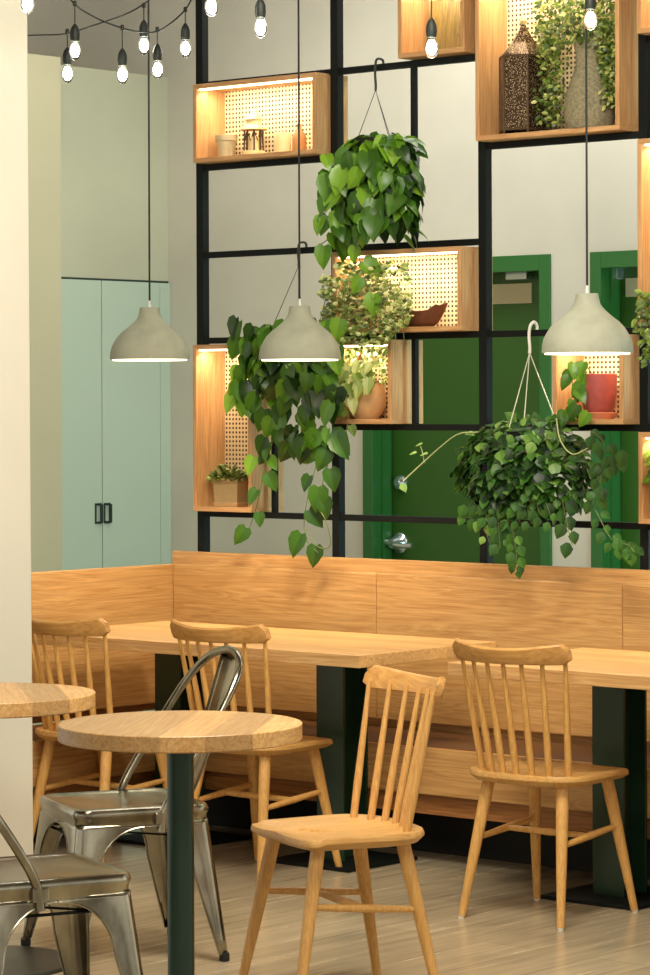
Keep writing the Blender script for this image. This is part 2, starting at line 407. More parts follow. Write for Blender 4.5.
# pillar in the foreground left
pc = onY(34, 903, -1.668); P0 = V((1.018, -1.668, 0))
ang = radians(12); e = V((sin(ang), -cos(ang), 0)); g = V((-cos(ang), -sin(ang), 0))
pm = MB(); q = [P0, P0+g*.5, P0+g*.5+e*.5, P0+e*.5]
top = [p + V((-.018, 0, ZC)) for p in q]
pm.add([tuple(p) for p in q]+[tuple(p) for p in top], [(0,1,2,3),(7,6,5,4),(0,4,5,1),(1,5,6,2),(2,6,7,3),(3,7,4,0)])
struct('wall_pillar', pm, M['pillar'], bevel=.008)

# ================================================================ banquettes
ZT = onY(172, 564, 0).z; ZR = onY(400, 560.8, 0).z; ZS = .395
XE = 4.2
bn = thing('banquette_bench', 'long oak banquette bench running under the plant shelving along the back', 'bench', (0, 0, 0))
xs = [0, onY(376, 640, 0).x, onY(622, 640, 0).x, 3.1, XE]
for i in range(len(xs)-1):
    a, b = xs[i], xs[i+1]
    m = MB(); m.box((a+.001, .0, ZS+.028), (b-.001, .028, ZT-.0))
    o = m.build('back_panel', M['panel'], bn, bevel=.004, origin=(a+.4*i, 0, .3*i))
MB().box((-.03, .0285, ZS-.04), (XE, .058, ZR)).build('back_rail', M['panel'], bn, bevel=.002)
MB().box((0, -.35, ZS-.045), (XE, .028, ZS)).build('seat_cushion', M['leather'], bn, bevel=.006)
MB().box((0, -.372, ZS-.155), (XE, -.35, ZS-.001)).build('seat_front', M['panel'], bn, bevel=.003)
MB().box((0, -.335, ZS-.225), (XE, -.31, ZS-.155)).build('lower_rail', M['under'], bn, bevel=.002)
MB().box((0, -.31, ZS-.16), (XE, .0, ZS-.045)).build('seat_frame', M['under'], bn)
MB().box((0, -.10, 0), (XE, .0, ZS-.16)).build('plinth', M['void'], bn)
bl = thing('banquette_bench', 'short oak banquette bench return against the left side, below the cupboard wall', 'bench', (0, 0, 0))
YB = -1.6
MB().box((-.03, YB, ZS+.028), (-.001, .028, ZT-.0)).build('back_panel', M['panel_y'], bl, bevel=.004)
MB().box((-.055, YB, ZS), (-.03, 0, ZS+.2)).build('back_board', M['under'], bl)
MB().box((0.001, YB, ZS-.045), (.35, -.373, ZS)).build('seat_cushion', M['leather'], bl, bevel=.006)
MB().box((.35, YB, ZS-.155), (.372, -.373, ZS-.001)).build('seat_front', M['panel_y'], bl, bevel=.003)
MB().box((.29, YB, ZS-.225), (.31, -.373, ZS-.155)).build('lower_rail', M['under'], bl, bevel=.002)
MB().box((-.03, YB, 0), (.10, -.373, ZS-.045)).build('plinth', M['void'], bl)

# ================================================================ rectangular tables
def pedestal(parent, x, y, name='pedestal'):
    """H-section steel column on a square plate; x,y = centre, local to the table"""
    w, d, t = .118, .125, .010
    k = MB(); k.box((x-w/2, y-d/2, .012), (x+w/2, y-d/2+t, .70)); k.box((x-w/2, y+d/2-t, .012), (x+w/2, y+d/2, .70)); k.box((x-.005, y-d/2+t, .012), (x+.005, y+d/2-t, .70))
    o = k.build(name, M['column'], parent, bevel=.0015)
    MB().box((x-.178, y-.178, 0), (x+.178, y+.178, .012)).build('base_plate', M['black'], o, bevel=.002)
    MB().box((x-.13, y-.13, .692), (x+.13, y+.13, .7)).build('top_plate', M['black'], o)
def table(x0, x1, y0, y1, cols, label):
    t = thing('dining_table', label, 'table', ((x0+x1)/2, (y0+y1)/2, 0)); L, W = (x1-x0)/2, (y1-y0)/2
    MB().box((-L, -W, .70), (L, W, .74)).build('table_top', M['top'], t, bevel=.002)
    for cx, cy in cols: pedestal(t, cx-(x0+x1)/2, cy-(y0+y1)/2)
YCOL = -.44
xr = onY(592, 800, YCOL-.0625).x + .059
xc = onY(316, 700, YCOL-.0625).x + .059
xl = onY(154.5, 700, YCOL-.0625).x + .059
table(.16, 1.668, -.895, -.20, [(xc, YCOL), (xl, YCOL)], 'long oak dining table in the corner of the banquette, two steel columns')
table(2.035, 3.54, -.915, -.22, [(xr, YCOL), (xr+.9, YCOL)], 'oak dining table at the right edge of the picture, behind the seven-spindle chair')

# ================================================================ spindle chairs
def make_chair(label):
    t = thing('spindle_chair', label, 'chair', group=None)
    half = [(0, .178), (.11, .176), (.168, .168), (.192, .15), (.2, .10), (.207, 0), (.212, -.08), (.192, -.145), (.125, -.188), (0, -.2)]
    ring = half + [(-x, y) for x, y in reversed(half[1:-1])]
    pts = smoothpath([V((x, y, 0)) for x, y in ring] + [V((ring[0][0], ring[0][1], 0))], 3)[:-1]
    n = len(pts); vs = []; fs = []
    pts = [V((p.x*.965, p.y, 0)) for p in pts]
    rows = [(.83, .390), (.93, .395), (1.0, .410), (1.0, .418), (.985, .425), (.9, .4245), (.72, .418), (.5, .413), (.25, .411)]
    for s, z in rows:
        for p in pts:
            zz = z
            if z > .411 and s < .99: zz += .004*max(0, 1-abs(p.x)/.06)*(p.y > 0)*s
            if p.y > .13 and z > .404: zz -= .006*(abs(p.x) < .19)
            vs.append((p.x*s, p.y*s, zz+.013))
    for k in range(len(rows)-1):
        for i in range(n): j = (i+1) % n; fs.append((k*n+i, k*n+j, (k+1)*n+j, (k+1)*n+i))
    vs.append((0, 0, .424)); c = len(vs)-1; o = (len(rows)-1)*n
    for i in range(n): fs.append((o+i, o+(i+1) % n, c))
    fs.append(tuple(reversed(range(n))))
    MB().add(vs, fs).build('seat', M['seat'], t, smooth=True)
    def lp(sx, sy, z):
        f = z/.395; return V((sx*(.176*(1-f)+.132*f), sy*(.2*(1-f)+.122*f) - .004, z))
    for sx in (-1, 1):
        for sy in (-1, 1):
            zs = [.008, .06, .16, .26, .34, .411]
            l = MB().tube([lp(sx, sy, z) for z in zs], [.0115, .0125, .0155, .0175, .019, .0185], 14).build('leg', M['chair'], t, smooth=True)
            f = lp(sx, sy, 0)
            MB().lathe([(.0095, 0), (.0105, .009)], 12, c=(f.x, f.y, 0)).build('glide', M['glide'], l, smooth=True)
    mids = []
    for sx in (-1, 1):
        a, b = lp(sx, -1, .235), lp(sx, 1, .262); mids.append((a+b)/2)
        MB().tube([a.lerp(b, q) for q in (0, .15, .5, .85, 1)], [.0075, .009, .011, .009, .0075], 10).build('stretcher', M['chair'], t, smooth=True)
    MB().tube([mids[0].lerp(mids[1], q) for q in (0, .15, .5, .85, 1)], [.0075, .009, .011, .009, .0075], 10).build('stretcher', M['chair'], t, smooth=True)
    for i in range(7):
        u = (i-3)/3
        a = V((u*.152, -.168+.045*u*u, .428)); b = V((u*.184, -.242+.055*u*u, .785))
        MB().tube([a.lerp(b, q) for q in (0, .25, .5, .8, 1)], [.0098, .0108, .0095, .0072, .0065], 10).build('spindle', M['chair'], t, smooth=True)
    # curved top rail
    vs = []; fs = []; N = 24
    for i in range(N+1):
        u = -1 + 2*i/N; e = max(0, abs(u)-.9)/.1
        x = u*.203; y = -.252+.066*u*u; th = .0115
        zb = .765 + .014*e*e + .002*u*u; ztp = .812 + .02*u*u - .020*e*e
        for dy, z in ((-th, zb+.004), (-th*.6, zb), (th*.6, zb), (th, zb+.004), (th*.9-.004, ztp-.005), (th*.4-.004, ztp), (-th*.5-.005, ztp), (-th-.005, ztp-.006)):
            vs.append((x, y+dy-.006*(z-.76)/.06, z))
    for i in range(N):
        for j in range(8): q = (j+1) % 8; fs.append((i*8+j, i*8+q, (i+1)*8+q, (i+1)*8+j))
    fs.append(tuple(reversed(range(8)))); fs.append(tuple(range(N*8, N*8+8)))
    MB().add(vs, fs).build('top_rail', wood('rail_oak', srgb(212, 162, 92), srgb(170, 116, 56), axis=0, scale=.6, rough=.42, contrast=.7), t, smooth=True)
    return t
c0 = make_chair('oak spindle chair at the right, in front of the right-hand table, seen from behind')
c0.location = (2.351, -.83, 0); c0.rotation_euler.z = .05
dup(c0, (1.15, -.79, 0), .032, 'oak spindle chair pushed up to the long table, partly behind the round table')
dup(c0, (.55, -.90, 0), .012, 'oak spindle chair at the far left, beside the plaster pillar')
dup(c0, (2.66, -2.155, 0), 2.735, 'nearest oak spindle chair, turned left to face the round table, its back to the right')

# ================================================================ steel chairs
def make_steel(label):
    t = thing('steel_chair', label, 'chair')
    H = .43; S = .19
    def rr(s, r=.045, n=5):
        out = []
        for cx, cy, a0 in ((s-r, s-r, 0), (-s+r, s-r, pi/2), (-s+r, -s+r, pi), (s-r, -s+r, 1.5*pi)):
            for i in range(n+1):
                a = a0+pi/2*i/n; out.append((cx+r*cos(a), cy+r*sin(a)))
        return out
    rows = [(S-.004, H-.052, .04), (S, H-.050, .045), (S+.001, H-.030, .045), (S+.004, H-.024, .045), (S+.005, H-.014, .045), (S+.001, H-.004, .045), (S-.010, H, .04), (S-.022, H-.004, .036), (S-.05, H-.006, .03), (.06, H-.009, .02)]
    vs = []; fs = []; n = 24
    for s, z, r in rows: vs += [(x, y, z) for x, y in rr(s, r)]
    for k in range(len(rows)-1):
        for i in range(n): j = (i+1) % n; fs.append((k*n+i, k*n+j, (k+1)*n+j, (k+1)*n+i))
    fs.append(tuple(range((len(rows)-1)*n, len(rows)*n)))
    o = MB().add(vs, fs).build('seat', M['steel'], t, smooth=True)
    sol = o.modifiers.new('thick', 'SOLIDIFY'); sol.thickness = .002; sol.offset = -1
    def outer(z): return .232 - .044*min(1, z/(H-.05))
    def inner(z):
        zc, za = .235, H-.055
        if z >= za-1e-6: return 0.0
        lw = .026 + .040*min(1, z/zc)
        x0 = outer(zc) - .068
        if z <= zc: return outer(z) - lw
        return x0*sqrt(max(0, 1-((z-zc)/(za-zc))**2.2))
    for sx in (-1, 1):
        for sy in (-1, 1):
            zs = [.02, .06, .1, .12, .15, .19, .235, .26, .285, .305, .325, .342, .356, .366, .3725, .375, .386]
            vs = []; fs = []
            for z in zs:
                a, b = outer(z), inner(z); r = .026
                if .1 < z < .14: a += 0
                row = [(b, a-.012*(z < .235)), (b+.004, a), (max(b+.006, (a-r+b)/2), a)] + [(a-r+r*sin(q), a-r+r*cos(q)) for q in (0, .26*pi/2*2, .5*pi/2*1.0, .75*pi/2, pi/2)]
                row = [(b, a-.006), (b+.003, a-.001), ((a-r+b)/2+.002, a)] + [(a-r+r*sin(q*pi/2), a-r+r*cos(q*pi/2)) for q in (0, .25, .5, .75, 1)]
                row += [(a, (a-r+b)/2+.002), (a-.001, b+.003), (a-.006, b)]
                for x, y in row: vs.append((sx*x, sy*y, z))
            m = 11
            for k in range(len(zs)-1):
                for j in range(m-1):
                    q = (k*m+j, k*m+j+1, (k+1)*m+j+1, (k+1)*m+j)
                    fs.append(q if sx*sy > 0 else q[::-1])
            o = MB().add(vs, fs).build('leg', M['steel'], t, smooth=True)
            sol = o.modifiers.new('thick', 'SOLIDIFY'); sol.thickness = .0022; sol.offset = -1
            a = outer(0)-.014
            ft = MB().lathe([(.010, 0), (.0145, .002), (.0145, .018), (.012, .024)], 14, c=(sx*a, sy*a, 0)).build('rubber_foot', M['rubber'], o, smooth=True)
            # rolled bead along the arch
            zz = [z for z in zs]
            MB().tube([(sx*(inner(z)+.001), sy*(outer(z)-.001), z) for z in zz], .0032, 6).add(*(lambda q: (q.v, q.f))(MB().tube([(sx*(outer(z)-.001), sy*(inner(z)+.001), z) for z in zz], .0032, 6))).build('rolled_edge', M['steel'], o, smooth=True)
    for s in (1, -1):
        MB().box((-.2, -.008, .335), (.2, .008, .338), Matrix.Rotation(s*pi/4, 4, 'Z')).build('cross_brace', M['black'], t)
    MB().tube([(-.17, .17, .345), (.17, .17, .345)], .004, 6).build('cross_brace', M['black'], t)
    MB().tube([(.17, -.17, .345), (.17, .17, .345)], .004, 6).build('cross_brace', M['black'], t)
    pts = smoothpath([(.196, -.045, H-.07), (.196, -.055, H-.01), (.203, -.10, .50), (.203, -.18, .62), (.186, -.25, .73), (.125, -.30, .805), (0, -.318, .832), (-.125, -.30, .805), (-.186, -.25, .73), (-.203, -.18, .62), (-.203, -.10, .50), (-.196, -.055, H-.01), (-.196, -.045, H-.07)], 6)
    MB().tube(pts, .0115, 12).build('back_tube', M['steel'], t, smooth=True)
    for sx in (-1, 1):
        MB().box((sx*.197-.009, -.068, H-.05), (sx*.197+.009, -.026, H-.016)).build('bracket', M['steel'], t, bevel=.004)
    vs = []; fs = []; N = 14
    for i in range(N+1):
        f = i/N; z = H-.004 + (.822-H)*f; y = -.178 - .145*f**.85; w = .058 + .02*f
        for u in (-1, -.72, -.66, 0, .66, .72, 1):
            vs.append((u*w, y-.012*(1-u*u) + (.004 if abs(u) < .7 else 0), z))
    for i in range(N):
        for j in range(6): fs.append((i*7+j, i*7+j+1, (i+1)*7+j+1, (i+1)*7+j))
    o = MB().add(vs, fs).build('back_splat', M['steel'], t, smooth=True)
    sol = o.modifiers.new('thick', 'SOLIDIFY'); sol.thickness = .003
    return t
s0 = make_steel('bare steel chair behind the round table, its looped back to the right')
s0.location = (1.812, -2.08, 0); s0.rotation_euler.z = 2.672
dup(s0, (2.504, -3.088, 0), -.40, 'bare steel chair in the bottom left corner, cut off by the picture edge')

# ================================================================ round tables
def round_table(x, y, label, rz=0, rb=.24):
    t = thing('round_table', label, 'table', (x, y, 0), rz)
    MB().lathe([(0, .70), (.297, .70), (.3, .703), (.3, .738), (.298, .74), (0, .74)], 96).build('table_top', M['round'], t, smooth=True)
    MB().lathe([(.033, .016), (.033, .70)], 32).build('pole', M['pole'], t, smooth=True)
    MB().lathe([(rb, 0), (rb, .006), (rb-.004, .010), (.06, .018), (.033, .02)], 64).build('base_plate', M['disc'], t, smooth=True)
    MB().lathe([(.09, .692), (.09, .70)], 24).build('mounting_plate', M['black'], t)
    return t
round_table(2.586, -2.656, 'round oak cafe table in front, on one dark green pole', .6, .20)
round_table(1.643, -2.44, 'round oak cafe table at the left edge, beside the plaster pillar', .9)

# ================================================================ steel shelving grid
GY0, GY1, PW = .082, .116, .034       # depth range of the profiles
sc = D0/10.6
px4 = [onY(195.8, 200, GY0).x, onY(330.4, 200, GY0).x, onY(477.8, 200, GY0).x, onY(639.3, 480, GY0).x]
zb = [onY(208.9, 510.8, GY0).z, onY(334, 424, GY0).z, onY(400, 333.0, GY0).z, onY(207.7, 252, GY0).z, onY(477.5, 143.4, GY0).z, onY(347, 67, GY0).z]
BH = .022
gr = thing('steel_shelf_grid', 'black steel grid of posts and bars standing behind the banquette and holding the wooden boxes', 'shelving', (0, 0, 0))
for x in px4: MB().box((x, GY0, .0), (x+PW, GY1, ZC)).build('post', M['black'], gr, bevel=.0015)
XR = 2.85
MB().box((XR, GY0, 0), (XR+PW, GY1, ZC)).build('post', M['black'], gr, bevel=.0015)
A, B_, C_, D_ = px4
def bar(xa, xb, z): MB().box((xa, GY0+.003, z-BH), (xb, GY1-.003, z)).build('bar', M['black'], gr, bevel=.001)
E_ = XR
segs = [(A, B_), (B_, C_), (C_, D_), (D_, E_)]
rows = {0: [0, 1, 2, 3], 1: [1, 2, 3], 2: [0, 1, 2, 3], 3: [0, 1], 4: [0, 2, 3], 5: [0, 1, 3]}
for r, ss in rows.items():
    for s in ss: bar(segs[s][0]+PW, segs[s][1], zb[r])
thx = onY(410.8, 380, GY0+.005).x; thx2 = onY(270.3, 400, GY0+.005).x
def thin(x, za, zc_): MB().box((x, GY0+.007, za), (x+.018, GY1-.007, zc_)).build('thin_post', M['black'], gr, bevel=.001)
thin(thx, zb[3], zb[5]-BH); thin(thx, zb[1], zb[2]-BH); thin(thx2, zb[0], zb[2]-BH)

# ================================================================ wooden boxes
BY0, BYD = .012, .176
lights = []
def wbox(x0, x1, z0, z1, label, cane=True, strip=True, energy=1.0):
    W, H, D, t = x1-x0, z1-z0, BYD, .017
    b = thing('display_box', label, 'box', (x0, BY0, z0), group='oak display boxes in the steel grid')
    MB().box((0, 0, 0), (W, D, t)).build('bottom_board', M['boxh'], b, bevel=.001)
    MB().box((0, 0, H-t), (W, D, H)).build('top_board', M['boxh'], b, bevel=.001)
    for a in (0, W-t): MB().box((a, 0, t), (a+t, D, H-t)).build('side_board', M['box'], b, bevel=.001, origin=(a, 0, 0))
    if cane: MB().box((t, D-.02, t), (W-t, D-.014, H-t)).build('cane_panel', M['cane'], b)
    if strip:
        MB().box((t+.004, .012, H-t-.006), (W-t-.004, .024, H-t)).build('light_strip', M['strip'], b)
        l = bpy.data.lights.new('box_strip_light', 'AREA'); l.shape = 'RECTANGLE'; l.size = W-.06; l.size_y = .012
        l.energy = 1.7*energy*W/.5; l.color = (1, .86, .64)
        o = bpy.data.objects.new('box_strip_light', l); C.objects.link(o); o.location = (x0+W/2, BY0+.03, z1-t-.009)
        o.rotation_euler = (radians(22), 0, 0)
    return b, t
def bx(px, py): return onY(px, py, BY0)
x_1 = (bx(192.5, 100).x, bx(315.5, 100).x)
wbox(x_1[0], x_1[1], zb[4]+.001, bx(192.8, 84.6).z, 'wide oak box at the upper left holding a small lantern and pots')
x_2 = (bx(331.5, 300).x, bx(460.8, 300).x)
wbox(x_2[0], x_2[1], zb[2]+.001, bx(461, 246).z, 'wide oak box in the middle with a bark bowl and a bushy variegated plant')
x_3 = (bx(331.5, 400).x, bx(391, 400).x)
wbox(x_3[0], x_3[1], zb[1]+.001, zb[2]-BH-.002, 'small oak box under the middle box, holding a tan bowl')
x_4 = (bx(192.5, 400).x, bx(251, 400).x)
wbox(x_4[0], x_4[1], zb[0]+.001, bx(192.5, 345).z, 'tall narrow oak box at the lower left with one planted pot')
x_5 = (bx(552, 400).x, bx(623, 400).x)
wbox(x_5[0], x_5[1], zb[1]+.001, zb[2]-BH-.002, 'small oak box behind the right pendant, holding a red pot')
x_6 = (bx(397.4, 40).x, bx(464, 40).x)
wbox(x_6[0], x_6[1], zb[5]+.001, zb[5]+.29, 'small oak box at the top edge, above the hanging pothos hook')
x_7 = (bx(475, 100).x, bx(619, 100).x)
wbox(x_7[0], x_7[1], zb[4]+.001, zb[4]+.585, 'large oak box at the top right with a pierced lantern and a woven vase', energy=1.6)
xr0 = bx(637, 200).x
wbox(xr0, xr0+.28, zb[5]+.001, zb[5]+.29, 'oak box cut off in the top right corner')
wbox(xr0, xr0+.58, zb[2]+.004, bx(637, 139).z, 'tall oak box cut off at the right edge, upper one', strip=True)
wbox(xr0, xr0+.58, zb[0]+.001, zb[1]-BH-.002, 'oak box cut off at the right edge, lower one')
T = .018

# ---- things in the boxes
def on_box(px, Y, z): return onY(px, 300, Y).x, Y, z
z1 = zb[4]+T+.0005
x, y, z = on_box(226.5, .10, z1)
p = thing('plant_pot', 'small grey glazed pot with a thick rim in the upper left box', 'pot', (x, y, z))
MB().lathe([(.0, 0), (.032, 0), (.036, .05), (.037, .062), (.0415, .064), (.042, .084), (.038, .085), (.034, .07), (0, .07)], 28).build('bowl', M['greypot'], p, smooth=True)
x, y, z = on_box(254, .10, z1)
p = thing('candle_lantern', 'cream pierced lantern with a domed cap in the upper left box', 'lantern', (x, y, z))
MB().lathe([(0, 0), (.04, 0), (.043, .006), (.04, .016), (.036, .02), (0, .02)], 24).build('base', M['lantern'], p, smooth=True)
m = MB()
for i in range(8):
    a = 2*pi*i/8; m.tube([(.035*cos(a), .035*sin(a), .02), (.033*cos(a), .033*sin(a), .095)], .003, 6)
    b2 = a+pi/8; m.tube([(.034*cos(b2), .034*sin(b2), .055), (.036*cos(a), .036*sin(a), .09)], .002, 5)
m.build('bars', M['darkiron'], p, smooth=True)
MB().lathe([(.02, .02), (.02, .07), (0, .072)], 20).build('candle', M['cream'], p, smooth=True)
MB().lathe([(.038, .094), (.053, .096), (.05, .102), (.03, .116), (.028, .132), (.033, .134), (.026, .146), (.012, .158), (.006, .17), (0, .172)], 28).build('cap', M['lantern'], p, smooth=True)
x, y, z = on_box(283, .10, z1)
tag(MB().lathe([(0, 0), (.029, 0), (.030, .004), (.030, .076), (.027, .078), (.026, .07), (0, .068)], 28).build('candle', M['cream'], None, smooth=True), 'cream pillar candle beside the small lantern', 'candle').location = (x, y, z)
x, y, z = on_box(299.5, .095, z1)
tag(MB().lathe([(0, 0), (.025, 0), (.0265, .01), (.0265, .05), (.022, .068), (.010, .08), (.009, .098), (.012, .101), (.008, .103), (0, .1)], 28).build('bottle_vase', M['bottle'], None, smooth=True), 'narrow-necked brown bottle vase at the right end of the upper left box', 'vase').location = (x, y, z)

# big box: pierced lantern and woven vase
x, y, z = on_box(524, .076, z1)
p = thing('moroccan_lantern', 'dark six-sided pierced metal lantern with a pointed roof in the large top box', 'lantern', (x, y, z), .3)
p.name = 'pierced_lantern'
R6 = .085
hexp = lambda r, z: [(r*cos(pi/3*i), r*sin(pi/3*i), z) for i in range(6)]
vs = hexp(R6, .012)+hexp(R6, .26); MB().add(vs, [(i, (i+1) % 6, 6+(i+1) % 6, 6+i) for i in range(6)]).build('pierced_body', M['pierced'], p)
m = MB()
for i in range(6):
    a = pi/3*i; m.tube([(R6*cos(a), R6*sin(a), .0), (R6*cos(a), R6*sin(a), .262)], .004, 6)
for zz in (.012, .26):
    m.tube([V(q) for q in hexp(R6, zz)]+[V(hexp(R6, zz)[0])], .004, 6)
m.build('frame', M['darkiron'], p, smooth=True)
vs = hexp(R6+.004, .262)+hexp(.045, .305)+hexp(.02, .345)+hexp(.008, .37)
MB().add(vs, [(k*6+i, k*6+(i+1) % 6, (k+1)*6+(i+1) % 6, (k+1)*6+i) for k in range(3) for i in range(6)]+[tuple(range(18, 24))]).build('roof', M['pierced'], p)
MB().lathe([(.006, .368), (.012, .376), (.013, .384), (.007, .392), (.004, .40), (0, .404)], 16).build('finial', M['lantern'], p, smooth=True)

class Fol:
    """leaves of one plant, one mesh"""
    def __init__(s, seed): s.m = MB(); s.r = random.Random(seed)
    def leaf(s, pos, tip, nor, size, shape='heart', tint=None, w=1.0):
        y = V(tip).normalized(); z = V(nor); z = z - y*z.dot(y)
        if z.length < 1e-3: z = y.orthogonal()
        z.normalize(); x = y.cross(z)
        mt = Matrix((x, y, z)).transposed().to_4x4(); mt.translation = V(pos)
        if shape == 'heart':
            mid = [(0, 0, 0), (0, .22, .0), (0, .5, .0), (0, .78, -.06), (0, 1, -.18)]
            sd = [(.18, -.11, .05), (.37, .06, .12), (.385, .36, .12), (.20, .73, .0)]
        elif shape == 'ivy':
            mid = [(0, 0, 0), (0, .3, .02), (0, .6, .02), (0, .82, -.02), (0, 1, -.1)]
            sd = [(.12, .0, .02), (.42, .30, .07), (.32, .62, .04), (.14, .84, -.02)]
        else:
            mid = [(0, 0, 0), (0, .3, .0), (0, .6, .0), (0, .85, -.03), (0, 1, -.08)]
            sd = [(.10, .08, .02), (.25, .3, .04), (.26, .6, .03), (.13, .88, -.02)]
        vs = [(0, a[1]*size, a[2]*size) for a in mid]
        vs += [(a[0]*w*size, a[1]*size, a[2]*size) for a in sd]+[(-a[0]*w*size, a[1]*size, a[2]*size) for a in sd]
        fs = [(0, 5, 6, 1), (1, 6, 7, 2), (2, 7, 8, 3), (3, 8, 4)]
        fs += [(1, 10, 9, 0), (2, 11, 10, 1), (3, 12, 11, 2), (3, 4, 12)]
        t_ = s.r.random() if tint is None else tint; q_ = len(fs)//2; d_ = .07  # one leaf half tinted lighter, one darker, to paint sheen along the fold
        s.m.add(vs, fs[:q_], mt, min(1, t_+d_)); n_ = len(s.m.v)
        o_ = n_-len(vs)
        for f_ in fs[q_:]: s.m.f.append([i+o_ for i in f_]); s.m.t.append(max(0, t_-d_)); s.m.mi.append(0)
    def stemleaf(s, p, out, size, shape, droop=.9, tint=None, up=.4, w=1):
        r = s.r; j = lambda a: V((r.uniform(-a, a), r.uniform(-a, a), r.uniform(-a, a)))
        o = V(out).normalized()
        s.leaf(p, o*.55+V((0, 0, -droop))+j(.5), o+V((0, 0, up))+j(.5), size*r.uniform(.72, 1.15), shape, tint, w)
VIEW = V((.6, -.8, 0))
def hang(f, c, n, r0, r1, L, lsize, sp, shape='heart', lift=.05, stems=None, squash=.75, tmin=0, tmax=1):
    r = f.r
    for i in range(n):
        a = 2*pi*(i+r.random()*.8)/n; d = V((cos(a), sin(a)*squash, 0)); ll = L*r.uniform(.45, 1.0); rr = r1*r.uniform(.7, 1.05)
        pts = []; K = 12
        for k in range(K+1):
            q = k/K; pts.append(V(c)+d*(r0*.5+(rr-r0*.5)*(1-exp(-3.2*q)))+V((r.uniform(-.006, .006), r.uniform(-.006, .006), lift*sin(min(1, q*3)*pi*.5)*(1-q)-ll*q**1.35)))
        if stems is not None: stems.tube(pts, .0018, 4, cap=False)
        dist = 0
        for k in range(1, K+1):
            seg = (pts[k]-pts[k-1]).length; dist += seg
            while dist > sp:
                dist -= sp*r.uniform(.8, 1.2)
                p = pts[k].lerp(pts[k-1], r.random())
                t = tmin+(tmax-tmin)*r.random()**1.3
                side = d.cross(V((0, 0, 1)))*r.choice((-1, 1))
                f.stemleaf(p+side*lsize*.35+d*lsize*.15, d+side*.5, lsize, shape, tint=t)
def vine(f, st, pts, n, lsize, shape='heart', rad=.0018, t0=.1, t1=.8, small=.7):
    P = smoothpath(pts, 8); st.tube(P, rad, 5, cap=False)
    for i in range(n):
        k = int((i+.7)/n*(len(P)-1)); p = P[k]; s = 1 if i % 2 else -1
        d = (P[min(k+1, len(P)-1)]-P[k-1]).normalized(); side = d.cross(VIEW).normalized()*s
        f.leaf(p+side*.012, side*.35+V((0, 0, -.9))+V((f.r.uniform(-.3, .3),)*3), VIEW+V((f.r.uniform(-.5, .5), 0, .3)), lsize*f.r.uniform(small, 1.1), shape, f.r.uniform(t0, t1))

def hook_and_cords(p, hx, hy, hz, rim, mat_h, mat_c, big=False, drop=.06):
    """hook over the bar plus three cords to the pot rim; everything local to p"""
    s = .022 if big else .015
    MB().tube(smoothpath([(hx, hy+.028, hz-.012), (hx, hy+.03, hz+.012), (hx, hy+.014, hz+s+.004), (hx, hy-.008, hz+.012), (hx-.002, hy-.012, hz-drop*.4), (hx+.001, hy-.012, hz-drop), (hx, hy-.012, hz-drop-.02)], 6), .0055 if big else .0045, 8).build('hook', mat_h, p, smooth=True)
    top = V((hx, hy-.012, hz-drop-.018))
    for q in rim: MB().tube([top, V(q)], .0014 if not big else .0019, 5).build('cord', mat_c, p)
def pot_hang(p, R, z):
    MB().lathe([(0, z-.11), (R*.68, z-.11), (R*.95, z-.005), (R*1.0, z), (R*.93, z), (R*.86, z-.02), (0, z-.02)], 28).build('pot', M['rubber'], p, smooth=True)

# --- plant 1: pothos high in the middle
HY = GY0-.002
h1 = onY(377, 66, HY); cx = onY(379, 170, -.02).x
p1 = thing('hanging_pothos', 'large leafy hanging pothos on a dark hook at the top centre of the grid', 'plant', (cx, -.02, 0))
top = onY(369, 134, -.02).z
hook_and_cords(p1, h1.x-cx, GY0+.02, zb[5], [(-.08, -.03, top-.03), (.08, -.04, top-.03), (0, .07, top-.03)], M['wire'], M['wire'], drop=.075)
pot_hang(p1, .085, top-.02)
f = Fol(3); st = MB()
hang(f, (0, -.0, top-.05), 28, .07, .135, .34, .09, .045, stems=st, squash=.6, lift=.07)
for i in range(46):
    a = f.r.uniform(0, 2*pi); q = sqrt(f.r.random()); d = V((cos(a), sin(a)*.6, 0))
    f.stemleaf(V((0, 0, top-.015+.012*f.r.random()-.06*q*q))+d*.165*q, d+V((0, -.3, 0)), .078, 'heart', droop=.5, up=.9)
for i in range(52):
    f.leaf((f.r.uniform(-.15, .14), -.10-f.r.random()*.04, top-f.r.uniform(.04, .33)), (f.r.uniform(-.8, .8), -.3, -1), VIEW+V((f.r.uniform(-1, .8), 0, f.r.uniform(-.2, 1))), .09*f.r.uniform(.7, 1.1), 'heart', .2+.8*f.r.random())
q0 = onY(335, 235, -.08)-V((cx, -.02, 0)); q1 = onY(318, 246, -.08)-V((cx, -.02, 0))
vine(f, st, [q0+V((.05, .03, .02)), q0, q1], 3, .085, t0=.6, t1=.9)
vine(f, st, [V((-.02, -.1, top-.30)), onY(360, 262, -.1)-V((cx, -.02, 0)), onY(372, 300, -.1)-V((cx, -.02, 0))], 5, .085, t0=.75, t1=1)
f.m.build('foliage', M['pothos'], p1, smooth=True, autosmooth=False); st.build('stems', M['stem'], p1, smooth=True)

